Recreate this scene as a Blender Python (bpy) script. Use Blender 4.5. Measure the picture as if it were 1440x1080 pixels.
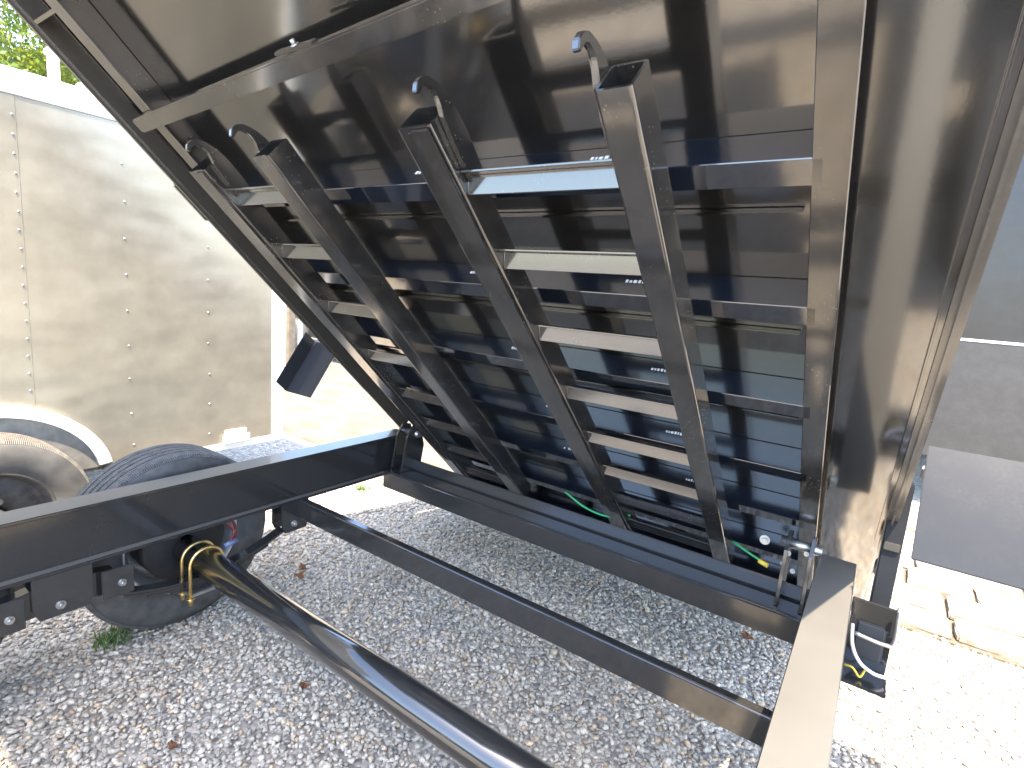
import bpy, bmesh, math, random
import numpy as np
from mathutils import Vector, Matrix
random.seed(7); rng = np.random.default_rng(11)
for o in list(bpy.data.objects): bpy.data.objects.remove(o)
sc = bpy.context.scene; C = sc.collection
PI = math.pi

# ---------------------------------------------------------------- camera
CAMH = 1.40
cam = bpy.data.cameras.new('camera'); cam.sensor_width = 36; cam.lens = 759.07 / 1440 * 36
cam.clip_start = .02; cam.clip_end = 2000
co = bpy.data.objects.new('camera', cam); C.objects.link(co); sc.camera = co
Rm = Matrix(((0.81725399, -0.15907265, 0.55388791), (0.57081069, 0.09137271, -0.81598173), (0.07919014, 0.98302946, 0.16547508)))
co.matrix_world = Matrix.Translation((0, 0, CAMH)) @ Rm.to_4x4()

# ---------------------------------------------------------------- sky, sun, exposure
SUN_A, SUN_B = .20, -.35                       # sun leans this far to +X and to -Y for each metre of height
sdir = Vector((SUN_A, SUN_B, 1)).normalized()
w = bpy.data.worlds.new('World'); sc.world = w; w.use_nodes = True
nt = w.node_tree; bg = nt.nodes['Background']
sky = nt.nodes.new('ShaderNodeTexSky'); sky.sky_type = 'NISHITA'; sky.sun_disc = False
sky.sun_elevation = math.asin(sdir.z); sky.sun_rotation = math.atan2(sdir.x, sdir.y)
sky.air_density = 1.0; sky.dust_density = 1.5
nt.links.new(sky.outputs[0], bg.inputs[0]); bg.inputs[1].default_value = .15
sl = bpy.data.lights.new('sun', 'SUN'); sl.energy = 2.8; sl.angle = math.radians(.55); sl.color = (1, .88, .71)
so = bpy.data.objects.new('sun', sl); C.objects.link(so); so.location = (3, -2, 12)
so.rotation_euler = (-sdir).to_track_quat('-Z', 'Y').to_euler()
sc.view_settings.view_transform = 'Standard'; sc.view_settings.look = 'None'
sc.view_settings.gamma = 1; sc.view_settings.use_curve_mapping = False
sc.view_settings.exposure = 3.1
sc.render.engine = 'CYCLES'
sc.cycles.max_bounces = 8; sc.cycles.diffuse_bounces = 5; sc.cycles.glossy_bounces = 5

# ---------------------------------------------------------------- materials
def new_mat(name):
    m = bpy.data.materials.new(name); m.use_nodes = True
    return m, m.node_tree, m.node_tree.nodes['Principled BSDF']
def N(nt, t, **k):
    n = nt.nodes.new(t)
    for a, b in k.items():
        if a in n.inputs.keys(): n.inputs[a].default_value = b
        else: setattr(n, a, b)
    return n
def L(nt, a, b): nt.links.new(a, b)
def ramp(nt, src, stops):
    r = nt.nodes.new('ShaderNodeValToRGB'); e = r.color_ramp.elements
    while len(e) < len(stops): e.new(.5)
    for i, (p, c) in enumerate(stops):
        e[i].position = p; e[i].color = (*c, 1) if len(c) == 3 else c
    L(nt, src, r.inputs[0]); return r.outputs[0]
def g(v): return (v, v, v)

def paint(name, base, rough=.16, dust=.35, dust_lit_col=(.20, .18, .155), wav=.0, speck=0., coat=.8, top=0., cior=1.6):
    m, nt, p = new_mat(name)
    tc = N(nt, 'ShaderNodeTexCoord')
    n1 = N(nt, 'ShaderNodeTexNoise', Scale=11., Detail=8., Roughness=.75)
    n2 = N(nt, 'ShaderNodeTexNoise', Scale=140., Detail=3.)
    L(nt, tc.outputs['Object'], n1.inputs['Vector']); L(nt, tc.outputs['Object'], n2.inputs['Vector'])
    d1 = ramp(nt, n1.outputs[0], [(.42, g(0)), (.75, g(1))])
    d2 = ramp(nt, n2.outputs[0], [(.40, g(.25)), (.70, g(1))])
    mu = N(nt, 'ShaderNodeMath', operation='MULTIPLY'); L(nt, d1, mu.inputs[0]); L(nt, d2, mu.inputs[1])
    mu2 = N(nt, 'ShaderNodeMath', operation='MULTIPLY'); L(nt, mu.outputs[0], mu2.inputs[0]); mu2.inputs[1].default_value = dust
    fac = mu2.outputs[0]
    if speck:
        v = N(nt, 'ShaderNodeTexVoronoi', Scale=95.); L(nt, tc.outputs['Object'], v.inputs['Vector'])
        s = ramp(nt, v.outputs['Distance'], [(.10, g(1)), (.22, g(0))])
        n3 = N(nt, 'ShaderNodeTexNoise', Scale=9.); L(nt, tc.outputs['Object'], n3.inputs['Vector'])
        s3 = ramp(nt, n3.outputs[0], [(.5, g(0)), (.62, g(speck))])
        ms = N(nt, 'ShaderNodeMath', operation='MULTIPLY'); L(nt, s, ms.inputs[0]); L(nt, s3, ms.inputs[1])
        mx_ = N(nt, 'ShaderNodeMath', operation='MAXIMUM'); L(nt, ms.outputs[0], mx_.inputs[0]); L(nt, fac, mx_.inputs[1]); fac = mx_.outputs[0]
    if top:                                       # sunlit tan painted on upward faces, along with dust
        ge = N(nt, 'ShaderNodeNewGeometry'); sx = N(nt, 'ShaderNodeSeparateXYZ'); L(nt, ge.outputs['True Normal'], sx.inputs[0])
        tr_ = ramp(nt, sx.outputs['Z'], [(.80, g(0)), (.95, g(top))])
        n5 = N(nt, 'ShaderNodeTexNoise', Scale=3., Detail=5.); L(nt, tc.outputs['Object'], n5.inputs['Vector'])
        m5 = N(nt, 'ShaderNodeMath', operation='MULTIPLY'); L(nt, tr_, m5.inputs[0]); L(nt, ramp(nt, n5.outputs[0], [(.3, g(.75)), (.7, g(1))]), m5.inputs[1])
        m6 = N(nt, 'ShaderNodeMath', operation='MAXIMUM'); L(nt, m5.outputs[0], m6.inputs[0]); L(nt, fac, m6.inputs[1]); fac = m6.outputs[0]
    mx = N(nt, 'ShaderNodeMix', data_type='RGBA'); L(nt, fac, mx.inputs[0])
    mx.inputs[6].default_value = (*base, 1); mx.inputs[7].default_value = (*dust_lit_col, 1)
    L(nt, mx.outputs[2], p.inputs['Base Color'])
    r = N(nt, 'ShaderNodeMath', operation='MULTIPLY_ADD'); L(nt, fac, r.inputs[0]); r.inputs[1].default_value = .6; r.inputs[2].default_value = rough
    L(nt, r.outputs[0], p.inputs['Roughness'])
    p.inputs['Coat Weight'].default_value = coat; p.inputs['Coat IOR'].default_value = cior; p.inputs['Coat Roughness'].default_value = max(.02, rough * .55)
    b = N(nt, 'ShaderNodeBump', Strength=.015, Distance=.002); L(nt, n2.outputs[0], b.inputs['Height'])
    if wav:
        n4 = N(nt, 'ShaderNodeTexNoise', Scale=3.2, Detail=2.); L(nt, tc.outputs['Object'], n4.inputs['Vector'])
        b2 = N(nt, 'ShaderNodeBump', Strength=wav, Distance=.03); L(nt, n4.outputs[0], b2.inputs['Height'])
        L(nt, b.outputs[0], b2.inputs['Normal']); L(nt, b2.outputs[0], p.inputs['Normal']); L(nt, b2.outputs[0], p.inputs['Coat Normal'])
    else: L(nt, b.outputs[0], p.inputs['Normal'])
    return m
M = {}
M['black'] = paint('black_frame_paint', (.022, .0215, .021), .15, .05)
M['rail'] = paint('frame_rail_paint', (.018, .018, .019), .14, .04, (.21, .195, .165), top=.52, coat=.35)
M['bed'] = paint('black_bed_paint', (.008, .0081, .0085), .16, .015, wav=.03, coat=1., cior=1.9)
M['web'] = paint('sky_tinted_web_paint', (.006, .0085, .015), .12, .015, coat=1., cior=1.7)  # navy tint paints the sky's reflection into the black webs
M['ramp'] = paint('black_ramp_paint', (.013, .013, .0135), .16, .16, speck=.40, cior=1.8)
M['dusty'] = paint('dusty_black_paint', (.014, .014, .0145), .17, .18, speck=.5, cior=1.7)
M['grey_plate'] = paint('grey_plate_paint', (.022, .024, .028), .20, .08, (.10, .095, .09), coat=.0)
M['grey_plate'].node_tree.nodes['Principled BSDF'].inputs['IOR'].default_value = 1.22
M['trim'] = paint('bed_edge_paint', (.050, .047, .043), .24, .10, (.30, .27, .23))
M['neighbour'] = paint('neighbour_black_paint', (.016, .0165, .018), .20, .10, (.12, .11, .10), wav=.2, coat=0.)
M['guard'] = paint('stone_guard_metal', (.035, .035, .036), .30, .3, (.12, .115, .11), wav=.25, coat=.0)

def simple(name, col, rough=.5, metal=0., noise=0., scale=30., bump=0.):
    m, nt, p = new_mat(name)
    p.inputs['Roughness'].default_value = rough; p.inputs['Metallic'].default_value = metal
    tc = N(nt, 'ShaderNodeTexCoord'); n1 = N(nt, 'ShaderNodeTexNoise', Scale=scale, Detail=5.)
    L(nt, tc.outputs['Object'], n1.inputs['Vector'])
    lo = tuple(c * (1 - noise) for c in col); hi = tuple(min(1, c * (1 + noise)) for c in col)
    L(nt, ramp(nt, n1.outputs[0], [(.3, lo), (.7, hi)]), p.inputs['Base Color'])
    if bump:
        b = N(nt, 'ShaderNodeBump', Strength=bump, Distance=.004); L(nt, n1.outputs[0], b.inputs['Height']); L(nt, b.outputs[0], p.inputs['Normal'])
    return m
M['rubber'] = simple('tyre_rubber', (.060, .059, .058), .62, 0, .35, 25, .1)
M['old_rubber'] = simple('dusty_tyre_rubber', (.085, .078, .068), .75, 0, .35, 14, .2)
M['rim'] = simple('silver_rim', (.55, .55, .54), .35, .6, .15)
M['rusty_rim'] = simple('dull_rim', (.12, .11, .10), .5, .5, .3)
M['drum'] = simple('brake_drum_black', (.02, .02, .021), .5, .2, .3)
M['gold'] = simple('zinc_gold', (.72, .52, .20), .32, .9, .25, 60)
M['zinc'] = simple('zinc_bolt', (.42, .42, .41), .35, .9, .15)
M['red_wire'] = simple('red_wire', (.14, .02, .02), .4)
M['blue_wire'] = simple('blue_wire', (.12, .15, .25), .4)
M['white_wire'] = simple('white_wire', (.8, .76, .76), .4)
M['green_wire'] = simple('green_wire', (.02, .30, .10), .4)
M['yellow'] = simple('yellow_connector', (.7, .5, .05), .4)
M['white'] = simple('white_trim', (.80, .80, .78), .4, 0, .06, 6)
M['stencil'] = simple('stencil_ink', (.70, .72, .75), .6)
M['fender'] = simple('bare_fender', (.78, .77, .74), .35, .0, .06, 6)
M['well'] = simple('wheel_well_grey', (.20, .19, .17), .7, 0, .2)
M['wood'] = simple('weathered_post', (.15, .12, .085), .8, 0, .25, 12, .3)
M['red'] = simple('red_lens', (.65, .03, .02), .2)
M['orange'] = simple('amber_lens', (.75, .28, .10), .25)
M['bark'] = simple('bark', (.10, .075, .05), .9, 0, .4, 20, .6)
M['leafbrown'] = simple('dry_leaf', (.30, .14, .07), .7, 0, .35, 60)
M['grass'] = simple('weed_green', (.08, .15, .03), .6, 0, .3, 30)
M['slate'] = simple('grey_machine_paint', (.035, .038, .042), .5, 0, .2, 8)
M['concrete'] = simple('pale_slab_stone', (.25, .205, .15), .85, 0, .35, 18, .6)
M['joint'] = simple('slab_joint_dirt', (.11, .085, .055), .95, 0, .4, 60, .6)

def leafmat():
    m, nt, p = new_mat('foliage')
    oi = N(nt, 'ShaderNodeAttribute', attribute_name='tint')
    L(nt, ramp(nt, oi.outputs['Fac'], [(0., (.05, .09, .015)), (.6, (.12, .18, .03)), (1., (.26, .25, .05))]), p.inputs['Base Color'])
    p.inputs['Roughness'].default_value = .5
    p.inputs['Transmission Weight'].default_value = 0
    tr = N(nt, 'ShaderNodeBsdfTranslucent'); tr.inputs[0].default_value = (.30, .36, .05, 1)
    ms = N(nt, 'ShaderNodeMixShader'); ms.inputs[0].default_value = .4
    out = nt.nodes['Material Output']
    L(nt, p.outputs[0], ms.inputs[1]); L(nt, tr.outputs[0], ms.inputs[2]); L(nt, ms.outputs[0], out.inputs[0])
    return m
M['leaf'] = leafmat()

def panelmat():
    m, nt, p = new_mat('cargo_panel_metal')
    tc = N(nt, 'ShaderNodeTexCoord')
    n1 = N(nt, 'ShaderNodeTexNoise', Scale=2.2, Detail=2., Roughness=.5)
    mp = N(nt, 'ShaderNodeMapping'); mp.inputs['Scale'].default_value = (1, .8, 1.5)
    L(nt, tc.outputs['Object'], mp.inputs[0]); L(nt, mp.outputs[0], n1.inputs['Vector'])
    n2 = N(nt, 'ShaderNodeTexNoise', Scale=8., Detail=8., Roughness=.7); L(nt, tc.outputs['Object'], n2.inputs['Vector'])
    L(nt, ramp(nt, n2.outputs[0], [(.3, (.33, .295, .23)), (.7, (.39, .35, .275))]), p.inputs['Base Color'])
    p.inputs['Metallic'].default_value = .55
    L(nt, ramp(nt, n2.outputs[0], [(.3, g(.30)), (.7, g(.42))]), p.inputs['Roughness'])
    b = N(nt, 'ShaderNodeBump', Strength=.32, Distance=.05); L(nt, n1.outputs[0], b.inputs['Height'])
    # faint long scratches
    wv = N(nt, 'ShaderNodeTexNoise', Scale=3., Detail=6.); mp2 = N(nt, 'ShaderNodeMapping'); mp2.inputs['Scale'].default_value = (1, 1.2, 55); mp2.inputs['Rotation'].default_value = (.12, 0, 0)
    L(nt, tc.outputs['Object'], mp2.inputs[0]); L(nt, mp2.outputs[0], wv.inputs['Vector'])
    b2 = N(nt, 'ShaderNodeBump', Strength=.04, Distance=.004); L(nt, wv.outputs[0], b2.inputs['Height'])
    L(nt, b.outputs[0], b2.inputs['Normal']); L(nt, b2.outputs[0], p.inputs['Normal'])
    return m
M['panel'] = panelmat()

def treadmat(name, base):
    m, nt, p = new_mat(name)
    p.inputs['Roughness'].default_value = .7
    uv = N(nt, 'ShaderNodeUVMap'); 
    mp = N(nt, 'ShaderNodeMapping'); mp.inputs['Scale'].default_value = (1, 1, 1); L(nt, uv.outputs[0], mp.inputs[0])
    wv = N(nt, 'ShaderNodeTexWave', Scale=17., Distortion=2.); wv.bands_direction = 'X'; L(nt, mp.outputs[0], wv.inputs['Vector'])
    nz = N(nt, 'ShaderNodeTexNoise', Scale=40., Detail=4.); tc = N(nt, 'ShaderNodeTexCoord'); L(nt, tc.outputs['Object'], nz.inputs['Vector'])
    L(nt, ramp(nt, nz.outputs[0], [(.3, tuple(c * .7 for c in base)), (.7, tuple(c * 1.35 for c in base))]), p.inputs['Base Color'])
    b = N(nt, 'ShaderNodeBump', Strength=.9, Distance=.006); L(nt, wv.outputs[0], b.inputs['Height']); L(nt, b.outputs[0], p.inputs['Normal'])
    return m
M['tread'] = treadmat('tyre_tread', (.10, .098, .098))
M['old_tread'] = treadmat('worn_tyre_tread', (.17, .15, .12))

def groundmat():
    m, nt, p = new_mat('gravel_ground')
    tc = N(nt, 'ShaderNodeTexCoord')
    v = N(nt, 'ShaderNodeTexVoronoi', Scale=48.); L(nt, tc.outputs['Object'], v.inputs['Vector'])
    n1 = N(nt, 'ShaderNodeTexNoise', Scale=.7, Detail=6.); L(nt, tc.outputs['Object'], n1.inputs['Vector'])
    n2 = N(nt, 'ShaderNodeTexNoise', Scale=160., Detail=2.); L(nt, tc.outputs['Object'], n2.inputs['Vector'])
    sep = N(nt, 'ShaderNodeSeparateColor'); L(nt, v.outputs['Color'], sep.inputs[0])
    c = ramp(nt, sep.outputs[0], [(0, (.24, .235, .23)), (.5, (.40, .385, .365)), (1, (.54, .51, .47))])
    c2 = ramp(nt, n1.outputs[0], [(.35, (1.0, .97, .92)), (.65, (.92, .84, .72))])
    mx = N(nt, 'ShaderNodeMix', data_type='RGBA', blend_type='MULTIPLY'); mx.inputs[0].default_value = 1
    L(nt, c, mx.inputs[6]); L(nt, c2, mx.inputs[7]); L(nt, mx.outputs[2], p.inputs['Base Color'])
    p.inputs['Roughness'].default_value = .9
    b = N(nt, 'ShaderNodeBump', Strength=1., Distance=.012, invert=True); L(nt, v.outputs['Distance'], b.inputs['Height'])
    b2 = N(nt, 'ShaderNodeBump', Strength=.5, Distance=.003); L(nt, n2.outputs[0], b2.inputs['Height'])
    L(nt, b.outputs[0], b2.inputs['Normal']); L(nt, b2.outputs[0], p.inputs['Normal'])
    return m
M['ground'] = groundmat()
def stonemat():
    m, nt, p = new_mat('gravel_stone')
    a = N(nt, 'ShaderNodeAttribute', attribute_name='col'); tc = N(nt, 'ShaderNodeTexCoord')
    n2 = N(nt, 'ShaderNodeTexNoise', Scale=220., Detail=3.); L(nt, tc.outputs['Object'], n2.inputs['Vector'])
    mx = N(nt, 'ShaderNodeMix', data_type='RGBA', blend_type='MULTIPLY'); mx.inputs[0].default_value = 1
    L(nt, a.outputs['Color'], mx.inputs[6]); L(nt, ramp(nt, n2.outputs[0], [(.3, g(.75)), (.7, g(1.15))]), mx.inputs[7])
    L(nt, mx.outputs[2], p.inputs['Base Color']); p.inputs['Roughness'].default_value = .82
    return m
M['stone'] = stonemat()

# ---------------------------------------------------------------- object helpers
def link(name, me, mat, parent=None):
    o = bpy.data.objects.new(name, me); C.objects.link(o)
    if mat and not me.materials: me.materials.append(M[mat])
    if parent: o.parent = parent
    return o
def tag(o, label=None, cat=None, group=None, kind=None):
    if label: o['label'] = label
    if cat: o['category'] = cat
    if group: o['group'] = group
    if kind: o['kind'] = kind
    return o
def empty(name, loc, label, cat, group=None):
    o = bpy.data.objects.new(name, None); o.empty_display_size = .1; C.objects.link(o); o.location = loc
    return tag(o, label, cat, group)
def base_of(parent):
    b = Vector((0, 0, 0)); p = parent
    while p: b += p.location; p = p.parent
    return b
def finish(name, bm, mat, parent=None, smooth=False, kind=None, label=None):
    """bm in world coordinates; parents are unrotated, so only their location is taken off"""
    bmesh.ops.recalc_face_normals(bm, faces=bm.faces)
    b = base_of(parent)
    if b.length: bmesh.ops.translate(bm, verts=bm.verts, vec=-b)
    me = bpy.data.meshes.new(name); 
    if smooth:
        for f in bm.faces: f.smooth = True
    bm.to_mesh(me); bm.free()
    if smooth:
        try: me.set_sharp_from_angle(angle=math.radians(38))
        except Exception: pass
    o = link(name, me, mat, parent)
    if kind: o['kind'] = kind
    if label: o['label'] = label
    return o
ID = lambda x, y, z: Vector((x, y, z))
def add_box(bm, x0, x1, y0, y1, z0, z1, fn=ID, bev=.003, seg=2):
    b2 = bmesh.new()
    vs = [b2.verts.new((x, y, z)) for x in (x0, x1) for y in (y0, y1) for z in (z0, z1)]
    for f in ((0, 1, 3, 2), (4, 6, 7, 5), (0, 4, 5, 1), (2, 3, 7, 6), (0, 2, 6, 4), (1, 5, 7, 3)): b2.faces.new([vs[i] for i in f])
    if bev: 
        bev = min(bev, .45 * min(abs(x1 - x0), abs(y1 - y0), abs(z1 - z0)))
        bmesh.ops.bevel(b2, geom=b2.edges[:], offset=bev, segments=seg, affect='EDGES')
    merge(bm, b2, fn)
def merge(bm, b2, fn=ID):
    mp = {}
    for v in b2.verts: mp[v] = bm.verts.new(fn(*v.co))
    for f in b2.faces:
        nf = bm.faces.new([mp[v] for v in f.verts]); nf.smooth = f.smooth
    b2.free()
def add_prism(bm, poly, t0, t1, fn, bev=0., seg=1):
    """poly in (a,b), extruded from t0 to t1, fn(a,b,t) -> world"""
    b2 = bmesh.new()
    A = [b2.verts.new((a, b, t0)) for a, b in poly]; B = [b2.verts.new((a, b, t1)) for a, b in poly]
    n = len(poly); b2.faces.new(A[::-1]); b2.faces.new(B)
    for i in range(n): b2.faces.new((A[i], A[(i + 1) % n], B[(i + 1) % n], B[i]))
    if bev: bmesh.ops.bevel(b2, geom=b2.edges[:], offset=bev, segments=seg, affect='EDGES', clamp_overlap=True)
    merge(bm, b2, fn)
def add_tube(bm, pts, r, n=8, caps=True):
    pts = [Vector(p) for p in pts]; rings = []
    a = None
    for i, p in enumerate(pts):
        d = (pts[min(i + 1, len(pts) - 1)] - pts[max(i - 1, 0)]).normalized()
        if a is None:
            a = d.cross(Vector((.13, .21, .97)))
            if a.length < .1: a = d.cross(Vector((1, 0, 0)))
        else: a = a - d * a.dot(d)
        a.normalize(); b = d.cross(a); rr = r[i] if isinstance(r, (list, tuple)) else r
        rings.append([bm.verts.new(p + rr * (math.cos(2 * PI * k / n) * a + math.sin(2 * PI * k / n) * b)) for k in range(n)])
    for i in range(len(rings) - 1):
        for k in range(n):
            f = bm.faces.new((rings[i][k], rings[i][(k + 1) % n], rings[i + 1][(k + 1) % n], rings[i + 1][k])); f.smooth = True
    if caps: bm.faces.new(rings[0][::-1]); bm.faces.new(rings[-1])
def add_lathe(bm, prof, c, n=64, axis='X', closed=False):
    """prof: (r, offset along the axis)"""
    c = Vector(c); rings = []
    for r, a in prof:
        ring = []
        for k in range(n):
            t = 2 * PI * k / n
            ring.append(bm.verts.new(c + (Vector((a, r * math.cos(t), r * math.sin(t))) if axis == 'X' else Vector((r * math.cos(t), r * math.sin(t), a)))))
        rings.append(ring)
    uvl = bm.loops.layers.uv.verify()
    m = len(rings)
    for i in range(m if closed else m - 1):
        A = rings[i]; B = rings[(i + 1) % m]
        for k in range(n):
            f = bm.faces.new((A[k], A[(k + 1) % n], B[(k + 1) % n], B[k])); f.smooth = True
            for lp, (u, v) in zip(f.loops, ((k / n * 6, i / m), ((k + 1) / n * 6, i / m), ((k + 1) / n * 6, (i + 1) / m), (k / n * 6, (i + 1) / m))): lp[uvl].uv = (u, v)
def bolt(name, p, d, r, h, mat, parent):
    bm = bmesh.new(); p = Vector(p); d = Vector(d).normalized(); r *= .78
    add_tube(bm, [p, p + d * h * .25], r * 1.7, 14); add_tube(bm, [p + d * h * .25, p + d * h], r, 6)
    return finish(name, bm, mat, parent)
def path(pts, n=10):
    pts = [Vector(p) for p in pts]; out = []
    P = [2 * pts[0] - pts[1]] + pts + [2 * pts[-1] - pts[-2]]
    for i in range(1, len(P) - 2):
        for k in range(n):
            t = k / n; a, b, c, d = P[i - 1:i + 3]
            out.append(.5 * ((2 * b) + (c - a) * t + (2 * a - 5 * b + 4 * c - d) * t * t + (3 * b - a - 3 * c + d) * t ** 3))
    out.append(pts[-1]); return out

# ---------------------------------------------------------------- ground
bm = bmesh.new()
S = 600; 
vs = [bm.verts.new(p) for p in ((-S, -S, 0), (S, -S, 0), (S, S, 0), (-S, S, 0))]; bm.faces.new(vs)
tag(finish('ground', bm, 'ground'), kind='structure')

def ico(sub):
    b = bmesh.new(); bmesh.ops.create_icosphere(b, subdivisions=sub, radius=1)
    v = np.array([q.co[:] for q in b.verts]); f = np.array([[q.index for q in t.verts] for t in b.faces]); b.free(); return v, f
def stones(name, n, xr, yr, rmin, rmax, sub, label):
    V, F = ico(sub); nv = len(V)
    r = rmin + (rmax - rmin) * rng.beta(1.5, 3.2, n)
    x = rng.uniform(*xr, n); y = rng.uniform(*yr, n)
    sc3 = np.stack([r * rng.uniform(.8, 1.45, n), r * rng.uniform(.65, 1.0, n), r * rng.uniform(.45, .8, n)], 1)
    vv = V[None] * (1 + rng.uniform(-.24, .24, (n, nv, 1)))
    vv = vv * sc3[:, None, :]
    a = rng.uniform(0, 2 * PI, n); tl = rng.normal(0, .35, n)
    ca, sa, ct, st = np.cos(a)[:, None], np.sin(a)[:, None], np.cos(tl)[:, None], np.sin(tl)[:, None]
    X, Y, Z = vv[..., 0], vv[..., 1], vv[..., 2]
    X, Z = X * ct - Z * st, X * st + Z * ct
    X, Y = X * ca - Y * sa, X * sa + Y * ca
    z0 = sc3[:, 2] * rng.uniform(.1, .75, n) + rng.uniform(0, .004, n)
    W = np.stack([X + x[:, None], Y + y[:, None], Z + z0[:, None]], -1).reshape(-1, 3)
    FF = (F[None] + (np.arange(n) * nv)[:, None, None]).reshape(-1, 3)
    me = bpy.data.meshes.new(name); me.vertices.add(len(W)); me.vertices.foreach_set('co', W.astype(np.float32).ravel())
    nf = len(FF); me.loops.add(nf * 3); me.loops.foreach_set('vertex_index', FF.astype(np.int32).ravel())
    me.polygons.add(nf); me.polygons.foreach_set('loop_start', np.arange(0, nf * 3, 3, dtype=np.int32)); 
    me.update(calc_edges=True)
    at = me.attributes.new('col', 'FLOAT_COLOR', 'POINT')
    t = rng.beta(2.2, 2.0, n); c = np.stack([.27 + .36 * t, .262 + .342 * t, .247 + .312 * t], 1)
    k = rng.random(n); warm = k < .12; dark = k > .93
    c *= np.array([1.09, 1.0, .87]); c[warm] *= np.array([1.08, .92, .74]); c[dark] *= .6
    col = np.concatenate([np.repeat(c, nv, 0), np.ones((n * nv, 1))], 1).astype(np.float32)
    at.data.foreach_set('color', col.ravel())
    o = link(name, me, 'stone'); return tag(o, label, 'gravel', kind='stuff')
stones('gravel', 78000, (-2.95, 1.9), (.25, 3.02), .0042, .0150, 1, 'loose pale grey crushed stone covering the lot under the trailer')

bm = bmesh.new(); vs = [bm.verts.new(p) for p in ((-40, 2.75, .004), (-2.45, 2.75, .004), (-1.2, 6.0, .004), (-1.2, 30, .004), (-40, 30, .004))]; bm.faces.new(vs)
M['asphalt'] = simple('worn_tan_asphalt', (.125, .100, .070), .9, 0, .35, 3.5, .5)
tag(finish('pavement', bm, 'asphalt'), kind='structure')
# pale stone slabs laid beyond the gravel on the right
slabs = tag(finish('slab_path', (lambda b: (add_box(b, -.45, 2.6, 3.0, 4.9, .001, .012, bev=0), b)[1])(bmesh.new()), 'joint'), kind='structure')
y = 3.02
while y < 4.7:
    d = random.uniform(.17, .26); x = -.4 + random.uniform(-.1, .1)
    while x < 2.4:
        wd = random.uniform(.28, .55); b2 = bmesh.new(); k = 9
        poly = []
        for (a0, b0, a1, b1) in ((x, y, x + wd, y), (x + wd, y, x + wd, y + d), (x + wd, y + d, x, y + d), (x, y + d, x, y)):
            for q in range(3):
                t = q / 3; poly.append((a0 + (a1 - a0) * t + random.uniform(-.007, .007), b0 + (b1 - b0) * t + random.uniform(-.007, .007)))
        h = random.uniform(.03, .05); tx = random.uniform(-.02, .02); cx = x
        bb = bmesh.new(); add_prism(bb, poly, .012, h, lambda a, b, t, cx=cx, tx=tx: Vector((a, b, t + (a - cx) * tx * (t > .02))), bev=.007, seg=2)
        finish('stone_slab', bb, 'concrete', slabs)
        x += wd + random.uniform(.012, .022)
    y += d + random.uniform(.012, .022)

# ---------------------------------------------------------------- dump trailer
TL = math.radians(43.4); CT, ST = math.cos(TL), math.sin(TL)
P0 = Vector((0, 1.98, CAMH - .7163))
def BED(x, s, wv): return Vector((x, P0.y - s * CT + wv * ST, P0.z + s * ST + wv * CT))
DT = empty('dump_trailer', (-1.0, 1.0, 0), 'black dump trailer with its bed tipped up steeply over the camera', 'dump trailer')
XL0, XL1, XR0, XR1 = -2.04, -1.94, -.065, .036
ZT, ZB = .65, .455
# frame rails: I shaped, each a mesh of its own
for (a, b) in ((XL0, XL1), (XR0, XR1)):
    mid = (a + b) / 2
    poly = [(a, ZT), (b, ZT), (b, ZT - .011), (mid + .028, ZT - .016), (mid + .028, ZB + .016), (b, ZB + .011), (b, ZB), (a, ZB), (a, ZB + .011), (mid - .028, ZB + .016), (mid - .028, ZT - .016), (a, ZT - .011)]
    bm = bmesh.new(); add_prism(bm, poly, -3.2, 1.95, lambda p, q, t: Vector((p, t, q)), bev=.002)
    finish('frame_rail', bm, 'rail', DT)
def frame_cm(y0, y1, z0, z1):
    bm = bmesh.new(); add_box(bm, XL1 - .01, XR0 + .01, y0, y1, z0, z1, bev=.006, seg=3)
    return finish('frame_crossmember', bm, 'black', DT)
frame_cm(1.79, 1.895, .395, .482)
bm = bmesh.new(); add_box(bm, XL1 + .001, XR0 - .001, 1.905, 1.913, .36, .535, bev=.002); finish('rear_apron', bm, 'black', DT)
frame_cm(1.312, 1.347, .378, .464)
frame_cm(-.6, -.5, .40, .482)
# pivot ears and pins at the tail of the frame
for x in (-1.90, -.12):
    bm = bmesh.new()
    for dx in (-.035, .035): add_prism(bm, [(1.83, .485), (1.96, .485), (1.98, .60), (1.95, .70), (1.90, .71), (1.86, .66)], x + dx - .006, x + dx + .006, lambda a, b, t: Vector((t, a, b)), bev=.001)
    h = finish('hinge_bracket', bm, 'black', DT)
    bm = bmesh.new(); add_tube(bm, [(x - .06, 1.925, .665), (x + .06, 1.925, .665)], .016, 14); finish('hinge_pin', bm, 'zinc', h)

# ---- the tipped bed
BX0, BX1 = -2.08, .086
bm = bmesh.new(); add_box(bm, BX0, BX1, -.78, 4.05, .080, .085, BED, bev=0); finish('bed_floor', bm, 'bed', DT)
for x0, x1 in ((-1.915, -1.862), (-.138, -.085)):
    bm = bmesh.new()
    poly = [(x0, 0), (x1, 0), (x1, .008), (x1 - .018, .013), (x1 - .018, .0795), (x0 + .018, .0795), (x0 + .018, .013), (x0, .008)]
    add_prism(bm, poly, -.70, 3.6, lambda a, b, t: BED(a, t, b), bev=.0015)
    rl = finish('bed_rail', bm, 'dusty', DT)
    bm = bmesh.new(); xx = x1 - .004 if x1 > -1 else x0 + .004
    add_box(bm, xx - .004, xx + .004, .95 if x1 > -1 else 2.0, 1.245 if x1 > -1 else 2.3, .0085, .0165, BED, bev=.002)
    finish('weld_bead', bm, 'trim', rl)
CMS = [2.71, 2.37, 2.03, 1.392, 1.068, .735, .408, .098, -.24, -.56]
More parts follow.
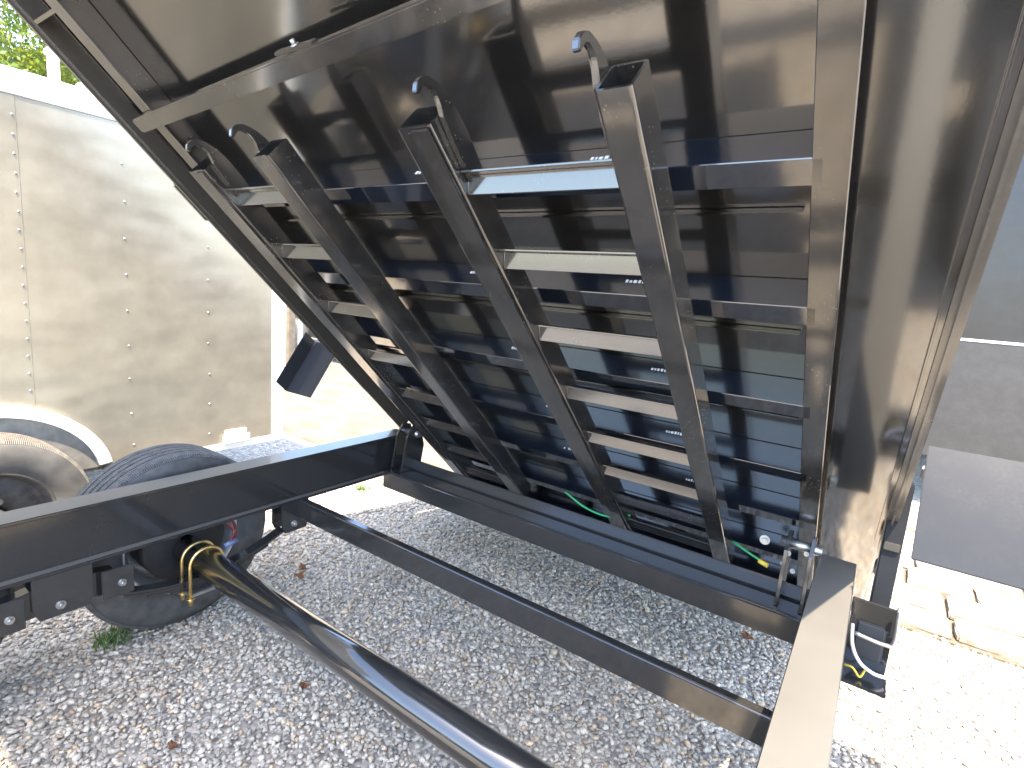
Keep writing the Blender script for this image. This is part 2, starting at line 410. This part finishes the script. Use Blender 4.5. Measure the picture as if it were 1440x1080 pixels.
for i, c in enumerate(CMS):
    bm = bmesh.new(); t = .006
    poly = [(c, 0), (c, .0795), (c - .045, .0795), (c - .045, .0745), (c - t, .0745), (c - t, t), (c - .050, t), (c - .050, 0)]
    add_prism(bm, poly, -1.896, -.121, lambda a, b, t: BED(t, a, b), bev=.0015)
    cm = finish('bed_crossmember', bm, 'web', DT)
    if 0 < c < 1.5:                            # faint mill stencil marks on the webs
        for x0 in (-1.02, -.53):
            bm = bmesh.new(); x = x0 + random.uniform(-.03, .03)
            for k in range(7):
                ww = random.choice((.004, .006, .008)); hh = random.uniform(.006, .010)
                if random.random() < .85: add_box(bm, x, x + ww, c + .0004, c + .0012, .040, .040 + hh, BED, bev=0)
                x += ww + .004
            finish('stencil_mark', bm, 'stencil', cm, kind='stuff')
# wide header beam under the bed
bm = bmesh.new(); add_box(bm, -1.945, -.140, -.021, .021, -.032, -.002, lambda x, s, v: BED(x, s + 1.663 + (x + 1.9) * .050, v), bev=.004)
hd = finish('header_beam', bm, 'dusty', DT)
bm = bmesh.new(); add_box(bm, -1.15, -1.02, 1.7255, 1.733, -.026, -.008, BED, bev=.002); finish('wire_clip', bm, 'black', hd)
bolt('bolt', BED(-1.08, 1.733, -.018), BED(0, 1, 0) - BED(0, 0, 0), .007, .012, 'zinc', hd)
# floor stiffeners between the cross members
for s in (2.55, 1.24, .91, .575, .255):
    bm = bmesh.new(); add_box(bm, -1.84, -.16, s - .004, s + .004, .066, .0795, BED, bev=.002); finish('floor_stiffener', bm, 'bed', DT)
# side edge tubes, gussets and walls
for sg, xe in ((1, BX1), (-1, BX0)):
    lo, hi = (xe - .0015, xe + .028) if sg > 0 else (xe - .034, xe)
    bm = bmesh.new(); add_box(bm, lo, hi, -.10, 4.05, .040 if sg > 0 else -.004, .10, BED, bev=.012, seg=4)
    et = finish('edge_tube', bm, 'trim', DT)
    bm = bmesh.new(); xi = xe - sg * .008
    add_box(bm, xi - .006, xi + .006, -.08, 3.62, .058, .0795, BED, bev=.003); finish('seam_lip', bm, 'bed', et)
    bm = bmesh.new(); add_box(bm, xe + sg * .008 - .004, xe + sg * .008 + .004, -.78, 4.05, .102, .55, BED, bev=.002); wl = finish('side_wall', bm, 'bed', DT)
    for s in (.5, 1.2, 1.9, 2.6, 3.3):
        bm = bmesh.new(); add_box(bm, *sorted((xe + sg * .014, xe + sg * .026)), s - .03, s + .03, .11, .54, BED, bev=.004); finish('stake_post', bm, 'bed', wl)
bm = bmesh.new(); add_box(bm, BX0 + .015, BX1 - .015, 4.03, 4.04, .09, .55, BED, bev=.002); finish('front_wall', bm, 'bed', DT)
bm = bmesh.new(); add_box(bm, BX0 + .015, BX1 - .015, -.77, -.73, .09, .55, BED, bev=.002); finish('tailgate', bm, 'bed', DT)
bm = bmesh.new(); add_box(bm, BX0 + .004, -1.918, 1.955, 1.965, .004, .0795, BED, bev=.001); finish('gusset', bm, 'black', DT)
bm = bmesh.new(); add_box(bm, BX0 - .06, BX0 - .035, 1.29, 1.45, .0, .05, BED, bev=.006); finish('tarp_bracket', bm, 'black', DT)
# folded steel guards hung off the bed edges behind the wheels
for sg, xe in ((1, BX1 + .036), (-1, BX0 - .036)):
    xo = xe + sg * (.30 if sg > 0 else .19); s0 = .565 if sg > 0 else .515
    TB = lambda x, s, v: BED(x, s + v * .17, v)
    bm = bmesh.new(); add_box(bm, *sorted((xe, xo)), s0 - .004, s0, -.215, .06, TB, bev=.0015)
    mg = finish('wheel_guard', bm, 'grey_plate', DT)
    bm = bmesh.new(); add_box(bm, *sorted((xo - sg * .0005, xo + sg * .004)), s0 - .002, s0 + .07, -.215, .06, TB, bev=.0015); finish('folded_edge', bm, 'grey_plate', mg)
    bm = bmesh.new(); add_box(bm, *sorted((xe - sg * .004, xe + sg * .06)), s0 - .05, s0 - .005, .0, .012, BED, bev=.002); finish('mount_tab', bm, 'black', mg)
    bolt('bolt', BED(xe + sg * .02, s0 - .03, 0), BED(0, 0, -1) - BED(0, 0, 0), .006, .01, 'zinc', mg)

# ---- axles, wheels, springs
AXY, AXZ = .93, .325
def lathe_tyre(name, parent, c, R, wd, mat, tread):
    h = wd / 2
    prof = [(R * .575, -h * .80), (R * .60, -h * .92), (R * .70, -h * 1.0), (R * .80, -h * 1.02), (R * .88, -h * .97), (R * .93, -h * .90), (R * .965, -h * .83)]
    prof += [(r, -a) for r, a in prof[::-1]]
    bm = bmesh.new(); add_lathe(bm, prof, c, 72); o = finish(name, bm, mat, parent, smooth=False)
    bm = bmesh.new(); pr = [(R * .955, -h * .86), (R * .985, -h * .80)]
    ribs = 5; ww = 1.56 * h / ribs
    for k in range(ribs):
        a0 = -h * .78 + k * ww; a1 = a0 + ww * .72
        pr += [(R * .997, a0), (R * (1.0 if 0 < k < 4 else .998), (a0 + a1) / 2), (R * .997, a1)]
        if k < ribs - 1: pr += [(R * .972, a1 + ww * .06), (R * .972, a1 + ww * .22)]
    pr += [(R * .985, h * .80), (R * .955, h * .86)]
    add_lathe(bm, pr, c, 120); t = finish('tread', bm, tread, o)
    for f in t.data.polygons: f.use_smooth = False
    return o
def wheel(root, c, R, wd, side, tyre_mat, tread, rim_mat, lugs=6):
    e = bpy.data.objects.new('wheel', None); C.objects.link(e); e.parent = root; e.location = Vector(c) - base_of(root); e.empty_display_size = .1
    lathe_tyre('tyre', e, c, R, wd, tyre_mat, tread)
    h = wd / 2; s = side
    bm = bmesh.new()
    add_lathe(bm, [(R * .60, -s * h * .90), (R * .575, -s * h * .90), (R * .56, -s * h * .6), (R * .50, -s * h * .3), (R * .50, s * h * .3), (R * .56, s * h * .65), (R * .575, s * h * .9), (R * .61, s * h * .92), (R * .60, s * h * .84), (R * .53, s * h * .3), (R * .44, s * h * .42), (R * .30, s * h * .55), (R * .17, s * h * .5), (R * .15, s * h * .3)], c, 56)
    rm = finish('rim', bm, rim_mat, e)
    bm = bmesh.new(); add_lathe(bm, [(.001, s * h * .98), (R * .10, s * h * .97), (R * .13, s * h * .88), (R * .14, s * h * .45)], c, 24); finish('hub_cap', bm, rim_mat, e)
    bm = bmesh.new(); add_lathe(bm, [(.03, -s * h * 1.05), (R * .40, -s * h * 1.05), (R * .43, -s * h * .98), (R * .43, s * h * .1), (.03, s * h * .2)], c, 40); finish('brake_drum', bm, 'drum', e)
    for k in range(lugs):
        t = 2 * PI * k / lugs; bolt('lug_nut', Vector(c) + Vector((s * h * .5, R * .22 * math.cos(t), R * .22 * math.sin(t))), (s, 0, 0), .010, .02, 'zinc', e)
    return e
WR = .347
for k, ya in enumerate((AXY, AXY - .84)):
    bm = bmesh.new(); add_tube(bm, [(-2.12, ya, AXZ), (.12, ya, AXZ)], .050, 28); ax = finish('axle', bm, 'black', DT)
    for x in (-2.205, .205):
        sd = -1 if x < -1 else 1
        wheel(DT, (x, ya if sd < 0 else ya - .06, WR + .005), WR, .215, sd, 'rubber', 'tread', 'rim')
        xs = -1.985 if sd < 0 else -.015
        # leaf pack under the axle
        bm = bmesh.new()
        for q in range(4):
            hl = .335 - .075 * q; pts = []
            for j in range(13):
                u = -1 + 2 * j / 12; pts.append((ya + u * hl, AXZ - .060 - .010 * q - .004 + .075 * (u * hl / .335) ** 2))
            poly = pts + [(a, b - .0085) for a, b in pts[::-1]]
            add_prism(bm, poly, xs - .024, xs + .024, lambda a, b, t: Vector((t, a, b)))
        sp = finish('leaf_spring', bm, 'black', DT)
        bm = bmesh.new(); add_box(bm, xs - .045, xs + .055, ya - .06, ya + .06, AXZ - .118, AXZ - .106, bev=.002); finish('spring_plate', bm, 'zinc', sp)
        for dy in (-.0,):
            for dx in (-.032, .030) if sd > 0 else (.036, -.026):
                xx = xs + dx + (.012 if sd < 0 else -.012)
                pts = [(xx, ya - .058, AXZ - .15), (xx, ya - .058, AXZ - .0)] + [(xx, ya - .058 * math.cos(a), AXZ + .058 * math.sin(a)) for a in [PI * j / 12 for j in range(1, 12)]] + [(xx, ya + .058, AXZ), (xx, ya + .058, AXZ - .15)]
                bm = bmesh.new(); add_tube(bm, pts, .0062, 10); ub = finish('u_bolt', bm, 'gold', ax)
                for yy in (ya - .058, ya + .058): bolt('nut', (xx, yy, AXZ - .119), (0, 0, -1), .011, .018, 'gold', ax)
# hangers under the rails
for sd, xs in ((-1, -1.985), (1, -.015)):
    for yc, hw, zb in ((AXY + .375, .062, .325), (AXY - .42, .075, .315), (AXY - 1.22, .062, .325)):
        bm = bmesh.new()
        for dx in (-.036, .036): add_prism(bm, [(yc - hw, ZB - .001), (yc + hw, ZB - .001), (yc + hw, zb + .03), (yc + hw * .8, zb), (yc - hw * .8, zb), (yc - hw, zb + .03)], xs + dx - .0045, xs + dx + .0045, lambda a, b, t: Vector((t, a, b)), bev=.001)
        hg = finish('spring_hanger', bm, 'black', DT)
        inn = -sd
        bolt('bolt', (xs + inn * .041, yc - .01, zb + .035), (inn, 0, 0), .010, .016, 'zinc', hg)
    # equaliser between the two springs
    yc = AXY - .42
    bm = bmesh.new(); add_prism(bm, [(yc - .17, .335), (yc - .14, .40), (yc, .425), (yc + .14, .40), (yc + .17, .335), (yc + .15, .315), (yc, .335), (yc - .15, .315)], xs - .022, xs + .022, lambda a, b, t: Vector((t, a, b)), bev=.002)
    eq = finish('equaliser', bm, 'black', DT)
    for yy in (yc - .14, yc + .14):
        bm = bmesh.new(); add_box(bm, xs + (-sd) * .046 - .004, xs + (-sd) * .046 + .004, yy - .045, yy + .045, .315, .415, bev=.002); finish('shackle_plate', bm, 'black', eq)
        bolt('bolt', (xs + (-sd) * .05, yy + .01, .36), (-sd, 0, 0), .009, .016, 'zinc', eq)
# brake wiring by the left hub
def wire(name, pts, r, mat, parent):
    bm = bmesh.new(); add_tube(bm, path(pts, 8), r, 8); return finish(name, bm, mat, parent)
wire('brake_wire', [(-2.05, AXY + .09, .50), (-2.02, AXY + .10, .46), (-2.0, AXY + .13, .43), (-1.99, AXY + .14, .385), (-1.97, AXY + .11, .36)], .006, 'red_wire', DT)
wire('brake_wire', [(-2.05, AXY + .08, .50), (-1.99, AXY + .09, .45), (-1.97, AXY + .12, .40), (-1.955, AXY + .10, .37)], .005, 'red_wire', DT)
bm = bmesh.new(); add_tube(bm, [(-1.955, AXY + .075, .355), (-1.955, AXY + .125, .365)], .010, 10); finish('wire_connector', bm, 'blue_wire', DT)
# ground wire along the tail of the bed
gw = wire('ground_wire', [(-1.0, 1.93, .60), (-.90, 1.94, .555), (-.80, 1.95, .545), (-.72, 1.97, .57)], .004, 'green_wire', DT)
gw2 = wire('ground_wire', [(-.33, 1.95, .60), (-.27, 1.93, .585), (-.22, 1.92, .572)], .004, 'green_wire', DT)
bm = bmesh.new(); add_tube(bm, [(-.235, 1.92, .574), (-.205, 1.915, .567)], .008, 10); finish('wire_connector', bm, 'yellow', gw2)
bolt('grease_fitting', (-.225, 1.90, .66), (.1, -1, .1), .012, .02, 'zinc', DT)
for (x, z) in ((-.15, .64), (-.10, .655), (-.16, .60), (-.13, .585)): bolt('bolt', (x, 1.895, z), (0, -1, .1), .006, .01, 'zinc', DT)
# tail lamp bracket outside the right rail
bm = bmesh.new()
add_box(bm, .040, .150, 1.815, 1.823, .385, .60, bev=.002); add_box(bm, .040, .046, 1.70, 1.815, .39, .60, bev=.002); add_box(bm, .040, .155, 1.72, 1.82, .382, .392, bev=.002)
tb = finish('lamp_bracket', bm, 'black', DT)
bm = bmesh.new(); add_box(bm, .060, .135, 1.80, 1.814, .43, .54, bev=.01, seg=3); finish('lamp_housing', bm, 'slate', tb)
wire('lamp_clip', [(.150, 1.79, .62), (.152, 1.785, .52), (.13, 1.78, .505), (.06, 1.77, .515)], .006, 'zinc', tb)
wire('lamp_wire', [(.05, 1.77, .54), (.06, 1.76, .48), (.085, 1.755, .44), (.12, 1.76, .42), (.15, 1.78, .41)], .005, 'white_wire', tb)
wire('lamp_wire', [(.05, 1.75, .42), (.07, 1.74, .425), (.09, 1.75, .40), (.10, 1.76, .42)], .003, 'yellow', tb)
bm = bmesh.new(); add_box(bm, .085, .135, 1.90, 1.95, .50, .95, bev=.004); finish('tail_post', bm, 'grey_plate', DT)
bm = bmesh.new(); add_box(bm, .09, .13, 1.892, 1.899, .74, .765, bev=.002); finish('marker_lamp', bm, 'trim', DT)
bm = bmesh.new(); add_tube(bm, [BED(BX1 + .012, -.02, -.01), BED(BX1 + .012, -.10, -.01)], .016, 12); finish('pivot_boss', bm, 'black', DT)

# ---------------------------------------------------------------- loading ramps
W0, W1 = -.123, -.050
def make_ramp(label, rails, s_top, rungs):
    r = empty('loading_ramp', BED((rails[0][0] + rails[1][1]) / 2, -.4, W0), label, 'ramp', 'loading ramps stowed under the tipped bed')
    for k, (x0, x1, lip) in enumerate(rails):
        st = s_top[k]; bm = bmesh.new(); t = .0055; s0 = -.19
        # hollow rectangular tube, open at the upper end
        b2 = bmesh.new()
        O = [(x0, W0), (x1, W0), (x1, W1), (x0, W1)]; I = [(x0 + t, W0 + t), (x1 - t, W0 + t), (x1 - t, W1 - t), (x0 + t, W1 - t)]
        def rounded(P, rad):
            out = []; cx = sum(p[0] for p in P) / 4; cy = sum(p[1] for p in P) / 4
            for (px, py) in P:
                sx, sy = (1 if px > cx else -1), (1 if py > cy else -1)
                ccx, ccy = px - sx * rad, py - sy * rad
                a0 = math.atan2(sy, 0) if False else None
                arc = [(ccx + sx * rad * math.sin(q * PI / 8), ccy + sy * rad * math.cos(q * PI / 8)) for q in range(5)]
                if sx * sy > 0: out += arc
                else: out += arc[::-1]
            return out
        # order corners so the outline runs round once
        ro = rounded([O[2], O[1], O[0], O[3]], .006); ri = rounded([I[2], I[1], I[0], I[3]], .003)
        n = len(ro)
        rings = []
        for prof, s in ((ro, s0), (ro, st), (ri, st), (ri, s0)):
            rings.append([bm.verts.new(BED(a, s, b)) for a, b in prof])
        for i in range(4):
            A, B = rings[i], rings[(i + 1) % 4]
            for q in range(n):
                f = bm.faces.new((A[q], A[(q + 1) % n], B[(q + 1) % n], B[q])); f.smooth = False
        rl = finish('ramp_rail', bm, 'ramp', r)
        if lip:                                   # flat strip welded along the face
            bm = bmesh.new(); add_box(bm, *lip, s0, st - .004, W0 - .007, W0 - .0005, BED, bev=.002); finish('face_strip', bm, 'dusty', rl)
        hx = x1 + .007 if k == 0 else x0 - .007
        path_ = [(-.15, -.078, .018), (-.135, -.078, .044), (-.06, -.076, .046), (-.005, -.075, .042), (.014, -.074, .030), (.030, -.075, .020), (.046, -.080, .0155), (.060, -.090, .0135), (.067, -.103, .012), (.066, -.116, .011), (.058, -.126, .009)]
        Lf, Rt = [], []
        for i, (a, b, wd) in enumerate(path_):
            p0 = Vector(path_[max(0, i - 1)][:2]); p1 = Vector(path_[min(len(path_) - 1, i + 1)][:2]); d = (p1 - p0).normalized(); nn = Vector((-d.y, d.x))
            Lf.append((st + a + nn.x * wd / 2, b + nn.y * wd / 2)); Rt.append((st + a - nn.x * wd / 2, b - nn.y * wd / 2))
        bm = bmesh.new(); add_prism(bm, Lf + Rt[::-1], hx - .006, hx + .006, lambda a, b, t: BED(t, a, b), bev=.0015, seg=2)
        hk = finish('hook', bm, 'ramp', rl)
        if x0 < -1.2 and k == 1: bolt('hook_bolt', BED(hx + (.007 if k == 0 else -.007), st - .035, -.085), ((1 if k == 0 else -1), 0, 0), .007, .01, 'zinc', rl)
    a, b = rails[0][1] + .0005, rails[1][0] - .0005
    for s in rungs:
        bm = bmesh.new(); t = .005; wv = W0 + .012
        A = Vector((s - .018, W0 + .040)); q = .7071; u1, u2 = Vector((q, -q)), Vector((-q, -q))
        poly = [A, A + u1 * .030, A + u1 * .030 + u2 * t, A + u1 * t + u2 * t, A + u2 * .042 + u1 * t, A + u2 * .042]
        poly = [(p_.x, p_.y) for p_ in poly]
        add_prism(bm, poly, a, b, lambda p, q, x: BED(x, p, q), bev=.001); finish('rung', bm, 'ramp', r)
    return r
RUNGS = (1.478, 1.285, 1.045, .795, .56, .35, .14, -.07)
make_ramp('black steel ladder ramp with hooked ends, stowed nearest the right bed rail', ((-.812, -.726, (-.776, -.731)), (-.400, -.340, None)), (1.585, 1.598), RUNGS)
make_ramp('black steel ladder ramp with hooked ends, stowed beside the left bed rail', ((-1.668, -1.578, (-1.632, -1.584)), (-1.325, -1.255, None)), (1.552, 1.568), RUNGS)

# ---------------------------------------------------------------- grey cargo trailer on the left
XC = -3.0
CG = empty('cargo_trailer', (XC - .9, .3, 0), 'dull grey riveted enclosed cargo trailer with white trim behind the left wheel', 'cargo trailer')
ZB2, ZR = .42, 2.02
seams = [1.84, .728, -.45, -1.6]
for i in range(3):
    bm = bmesh.new(); y1, y0 = seams[i], seams[i + 1]
    if i == 0: add_box(bm, XC - .02, XC, y0, y1, ZB2, ZR, bev=.0015)
    else: add_box(bm, XC - .02 + .0012 * i, XC + .0012 * i, y0 - .012, y1 + .002 * i, ZB2, ZR, bev=.0015)
    finish('side_panel', bm, 'panel', CG)
# rivets (each only a few pixels): one part
bm = bmesh.new()
def rivet(y, z, dx=0.):
    for k in range(6): pass
    add_lathe(bm, [(.0054, 0), (.0046, .0022), (.0024, .0036), (.0002, .004)], (XC + dx, y, z), 8)
z = .52
while z < 2.0: rivet(.716 + random.uniform(-.002, .002), z, .0012); z += .075
for yy in (1.095, 1.47):
    z = .50
    while z < 2.0: rivet(yy + random.uniform(-.004, .004), z + random.uniform(-.004, .004)); z += .168
for yy in (.34, -.04):
    z = .85
    while z < 2.0: rivet(yy, z, .0012); z += .168
z = .5
while z < 2.0: rivet(1.845, z, .004); z += .11
tag(finish('rivets', bm, 'zinc', CG), kind='stuff')
for k in range(3):                                # shallow vertical seam joint cover
    pass
bm = bmesh.new(); add_box(bm, XC - .005, XC + .0045, 1.835, 1.915, ZB2 - .02, ZR, bev=.004); finish('corner_trim', bm, 'white', CG)
bm = bmesh.new(); add_box(bm, XC - .005, XC + .006, 1.02, 1.905, ZB2 - .032, ZB2 + .006, bev=.004); finish('bottom_trim', bm, 'white', CG)
bm = bmesh.new(); add_prism(bm, [(XC + .004, ZR + .002), (XC + .006, ZR + .075), (XC - .02, ZR + .105), (XC - .10, ZR + .125), (XC - 1.7, ZR + .125), (XC - 1.78, ZR + .105), (XC - 1.806, ZR + .075), (XC - 1.804, ZR + .002)], -1.6, 1.92, lambda a, b, t: Vector((a, t, b)), bev=.004)
finish('roof', bm, 'white', CG)
bm = bmesh.new(); add_box(bm, XC - 1.8, XC - .022, -1.59, 1.90, ZB2 - .02, ZR, bev=.002); finish('body', bm, 'well', CG)
bm = bmesh.new(); add_box(bm, XC - .001, XC + .012, 1.55, 1.675, .425, .50, bev=.004); wp = finish('marker_plate', bm, 'white', CG)
bm = bmesh.new(); add_box(bm, XC + .0125, XC + .022, 1.53, 1.69, .425, .472, bev=.004); finish('lamp', bm, 'white', wp)
for (y, h, wd) in ((.93, .18, .032), (1.05, .075, .05)):
    bm = bmesh.new(); add_box(bm, XC - .30 - wd, XC - .30, y, y + wd * 1.3, ZR + .12, ZR + .12 + h, bev=.006)
    add_box(bm, XC - .31 - wd, XC - .29, y - .006, y + wd * 1.3 + .006, ZR + .12 + h - .02, ZR + .125 + h, bev=.004)
    finish('roof_vent', bm, 'white', CG)
# tandem fender: flat top running into a round end
def fend(off):
    pts = [(-.45, .735 + off)]
    cy, cz, rr = .55, .375, .36 + off
    for k in range(15):
        a = PI / 2 - k / 14 * math.radians(80); pts.append((cy + rr * 1.15 * math.cos(a), cz + rr * math.sin(a)))
    return pts
bm = bmesh.new(); outer, inner = fend(.035), fend(-.012)
add_prism(bm, outer + inner[::-1], XC + .003, XC + .03, lambda a, b, t: Vector((t, a, b)), bev=.003); finish('fender', bm, 'fender', CG)
bm = bmesh.new(); pin = fend(-.013); add_prism(bm, pin + [(pin[-1][0], .425), (-.45, .425)], XC + .0032, XC + .010, lambda a, b, t: Vector((t, a, b))); finish('wheel_well', bm, 'well', CG)
bm = bmesh.new(); add_box(bm, XC - .03, XC + .012, .965, 1.03, .40, .424, bev=.003); finish('sill', bm, 'wood', CG)
wheel(CG, (XC + .02 + .10, .53, .335), .335, .20, 1, 'old_rubber', 'old_tread', 'rusty_rim', 5)
wheel(CG, (XC + .02 + .10, -.22, .335), .335, .20, 1, 'old_rubber', 'old_tread', 'rusty_rim', 5)

# ---------------------------------------------------------------- black trailer far right
for k_ in ('neighbour', 'guard'): M[k_].node_tree.nodes['Principled BSDF'].inputs['IOR'].default_value = 1.42
NT = empty('enclosed_trailer', (1.3, 6.2, 0), 'glossy black enclosed trailer standing behind the right bed edge', 'cargo trailer')
NY = 5.2
bm = bmesh.new(); add_box(bm, .05, 2.5, NY, NY + .03, 1.335, 3.60, bev=.006); finish('front_panel', bm, 'neighbour', NT)
bm = bmesh.new(); add_box(bm, .05, 2.5, NY - .008, NY + .03, .42, 1.325, bev=.004); finish('stone_guard', bm, 'guard', NT)
bm = bmesh.new(); add_box(bm, .05, 2.5, NY - .012, NY - .002, 1.318, 1.338, bev=.002); finish('seam_trim', bm, 'rim', NT)
bm = bmesh.new(); add_box(bm, .06, 2.49, NY + .031, NY + 3.6, .42, 3.59, bev=.01); finish('body', bm, 'neighbour', NT)
bm = bmesh.new(); add_box(bm, .03, 2.52, NY - .01, NY + 3.62, 3.602, 3.65, bev=.01); finish('roof', bm, 'neighbour', NT)
for x in (.20, 2.35): wheel(NT, (x, NY + 2.4, .335), .335, .20, 1 if x > 1 else -1, 'rubber', 'tread', 'rim', 5)

# ---------------------------------------------------------------- things seen far off through the gap
bm = bmesh.new(); add_box(bm, -7.48, -7.38, 4.80, 4.90, 0, 1.75, bev=.006)
add_box(bm, -7.50, -7.36, 4.78, 4.92, 1.75, 1.79, bev=.01); tag(finish('fence_post', bm, 'wood'), 'tan square post standing in the sunlit yard behind the grey trailer', 'post')
for (x, y, h, lab) in ((-7.61, 4.85, 1.5, 'tall white marker stake left of the tan post'), (-7.62, 5.1, .70, 'short white marker stake just right of the tan post')):
    bm = bmesh.new(); add_prism(bm, [(x, 0), (x + .09, 0), (x + .09, h), (x + .045, h + .08), (x, h)], y, y + .03, lambda a, b, t: Vector((a, t, b)), bev=.003)
    tag(finish('marker_stake', bm, 'white'), lab, 'stake', 'white stakes in the yard')
FT = empty('utility_trailer', (-9.0, 6.5, 0), 'dark grey open utility trailer parked far off in the yard', 'trailer')
bm = bmesh.new(); add_box(bm, -10.8, -7.3, 5.9, 7.3, .34, .46, bev=.01); finish('deck', bm, 'slate', FT)
for x in (-10.8, -10.1, -9.4, -8.7, -8.0, -7.38): bm = bmesh.new(); add_box(bm, x, x + .07, 5.9, 5.96, .461, 1.35, bev=.004); finish('stake_post', bm, 'slate', FT)
for zz in (.85, 1.27): bm = bmesh.new(); add_box(bm, -10.8, -7.3, 5.885, 5.899, zz, zz + .07, bev=.004); finish('side_rail', bm, 'slate', FT)
bm = bmesh.new(); add_box(bm, -10.6, -7.5, 6.05, 7.2, .462, 1.15, bev=.03); finish('load', bm, 'slate', FT)
bm = bmesh.new(); add_box(bm, -9.75, -9.6, 5.868, 5.884, 1.0, 1.12, bev=.004); finish('tail_lamp', bm, 'red', FT)
for x in (-9.7, -8.7):
    bm = bmesh.new(); b2 = bmesh.new(); add_lathe(b2, [(.02, -.1), (.18, -.1), (.30, -.1), (.33, -.05), (.33, .05), (.30, .1), (.18, .1), (.02, .08)], (0, 0, 0), 28)
    merge(bm, b2, lambda a, b, c, x=x: Vector((x + b, 5.76 + a, .33 + c)))
    finish('wheel', bm, 'rubber', FT)

# ---------------------------------------------------------------- trees behind the grey trailer
def tree(x, y, h, rad, n, label, seed):
    r2 = np.random.default_rng(seed); rr = random.Random(seed)
    T = empty('tree', (x, y, 0), label, 'tree', 'trees behind the grey trailer')
    bm = bmesh.new(); add_tube(bm, path([(x, y, 0), (x + .1, y, h * .3), (x - .05, y + .1, h * .6), (x, y, h * .9)], 4), [.22 - .20 * k / 12 for k in range(13)], 8)
    cl = []
    for k in range(16):
        a = rr.uniform(0, 2 * PI); z0 = h * rr.uniform(.22, .8); ln = rad * rr.uniform(.5, 1.0) * (1.15 - .5 * z0 / h)
        e = (x + math.cos(a) * ln, y + math.sin(a) * ln, z0 + h * rr.uniform(.02, .14)); add_tube(bm, path([(x, y, z0), ((x + e[0]) / 2, (y + e[1]) / 2, z0 + .1), e], 3), [.07 - .06 * q / 6 for q in range(7)], 5)
        cl.append(e)
        for _ in range(2): cl.append((e[0] + rr.gauss(0, .4), e[1] + rr.gauss(0, .4), e[2] + rr.gauss(0, .45)))
    finish('trunk', bm, 'bark', T)
    for k in range(14): 
        a = rr.uniform(0, 2 * PI); q = rad * rr.uniform(.1, .8); cl.append((x + q * math.cos(a), y + q * math.sin(a), h * rr.uniform(.45, 1.0)))
    cl = np.array(cl); idx = r2.integers(0, len(cl), n); ce = cl[idx] + r2.normal(0, .36, (n, 3)) * np.array([1, 1, .8])
    u = r2.normal(size=(n, 3)); u /= np.linalg.norm(u, axis=1, keepdims=True); v = np.cross(u, r2.normal(size=(n, 3))); v /= np.linalg.norm(v, axis=1, keepdims=True)
    sz = r2.uniform(.03, .065, (n, 1)); 
    V = np.stack([ce - u * sz, ce + v * sz * .5, ce + u * sz, ce - v * sz * .5], 1).reshape(-1, 3) - np.array([x, y, 0])
    me = bpy.data.meshes.new('crown'); me.from_pydata(V.tolist(), [], [(4 * i, 4 * i + 1, 4 * i + 2, 4 * i + 3) for i in range(n)])
    at = me.attributes.new('tint', 'FLOAT', 'POINT'); at.data.foreach_set('value', np.repeat(np.clip(r2.normal(.5, .25, len(cl))[idx] + r2.normal(0, .15, n), 0, 1), 4).astype(np.float32))
    link('crown', me, 'leaf', T)
tree(-11.5, 3.2, 7.2, 2.6, 70000, 'leafy green tree standing nearest behind the roof of the grey trailer', 1)
tree(-16.5, 3.7, 9.5, 3.4, 80000, 'taller leafy tree farther back at the top left corner', 2)

# ---------------------------------------------------------------- litter: dry leaves and weeds
def dry_leaf(x, y, s, rot, label):
    bm = bmesh.new(); pts = []
    for k in range(14):
        a = 2 * PI * k / 14; r = s * (1 if k % 2 == 0 else .72) * (1.25 if k == 0 else 1); pts.append(bm.verts.new((x + r * math.cos(a + rot), y + .7 * r * math.sin(a + rot), .026 + .3 * s * math.cos(2 * a) + .012)))
    c = bm.verts.new((x, y, .026))
    for k in range(14): bm.faces.new((c, pts[k], pts[(k + 1) % 14]))
    bmesh.ops.solidify(bm, geom=bm.faces[:], thickness=.0012)
    tag(finish('fallen_leaf', bm, 'leafbrown'), label, 'leaf', 'dry leaves on the gravel')
dry_leaf(-1.43, 1.0, .022, .6, 'round brown dry leaf on the gravel left of the axle')
dry_leaf(-2.06, 1.40, .035, 1.2, 'crumpled orange brown leaf on the gravel behind the left tyre')
dry_leaf(-2.10, 1.45, .026, 2.6, 'smaller crumpled leaf touching the orange brown leaf behind the tyre')
dry_leaf(-1.50, .62, .020, .2, 'small pinkish brown leaf at the lower left of the gravel')
dry_leaf(-.28, 2.36, .030, 2.2, 'dry leaf by the right rail between the two frame crossmembers')
def weed(x, y, n, h, label):
    bm = bmesh.new()
    for k in range(n):
        a = random.uniform(0, 2 * PI); q = random.uniform(0, .06); l = h * random.uniform(.5, 1); bx, by = x + q * math.cos(a), y + q * math.sin(a); b = random.uniform(0, 2 * PI)
        d = Vector((math.cos(b), math.sin(b), 0)); s_ = Vector((-d.y, d.x, 0)) * .0025; p = Vector((bx, by, .005))
        m1 = p + d * l * .25 + Vector((0, 0, l * .6)); m2 = p + d * l * .7 + Vector((0, 0, l * .85))
        v = [bm.verts.new(q_) for q_ in (p - s_, p + s_, m1 + s_, m1 - s_, m2)]
        bm.faces.new(v[:4]); bm.faces.new((v[3], v[2], v[4]))
    tag(finish('weed_tuft', bm, 'grass'), label, 'weed', 'weeds in the gravel')
weed(-2.18, .70, 70, .06, 'green weed tuft beside the bottom of the left tyre')
weed(-2.75, 2.35, 60, .05, 'green weed tuft beyond the left frame rail end')
weed(-2.22, 2.55, 60, .05, 'green weed tuft at the gravel edge behind the rear crossmember')
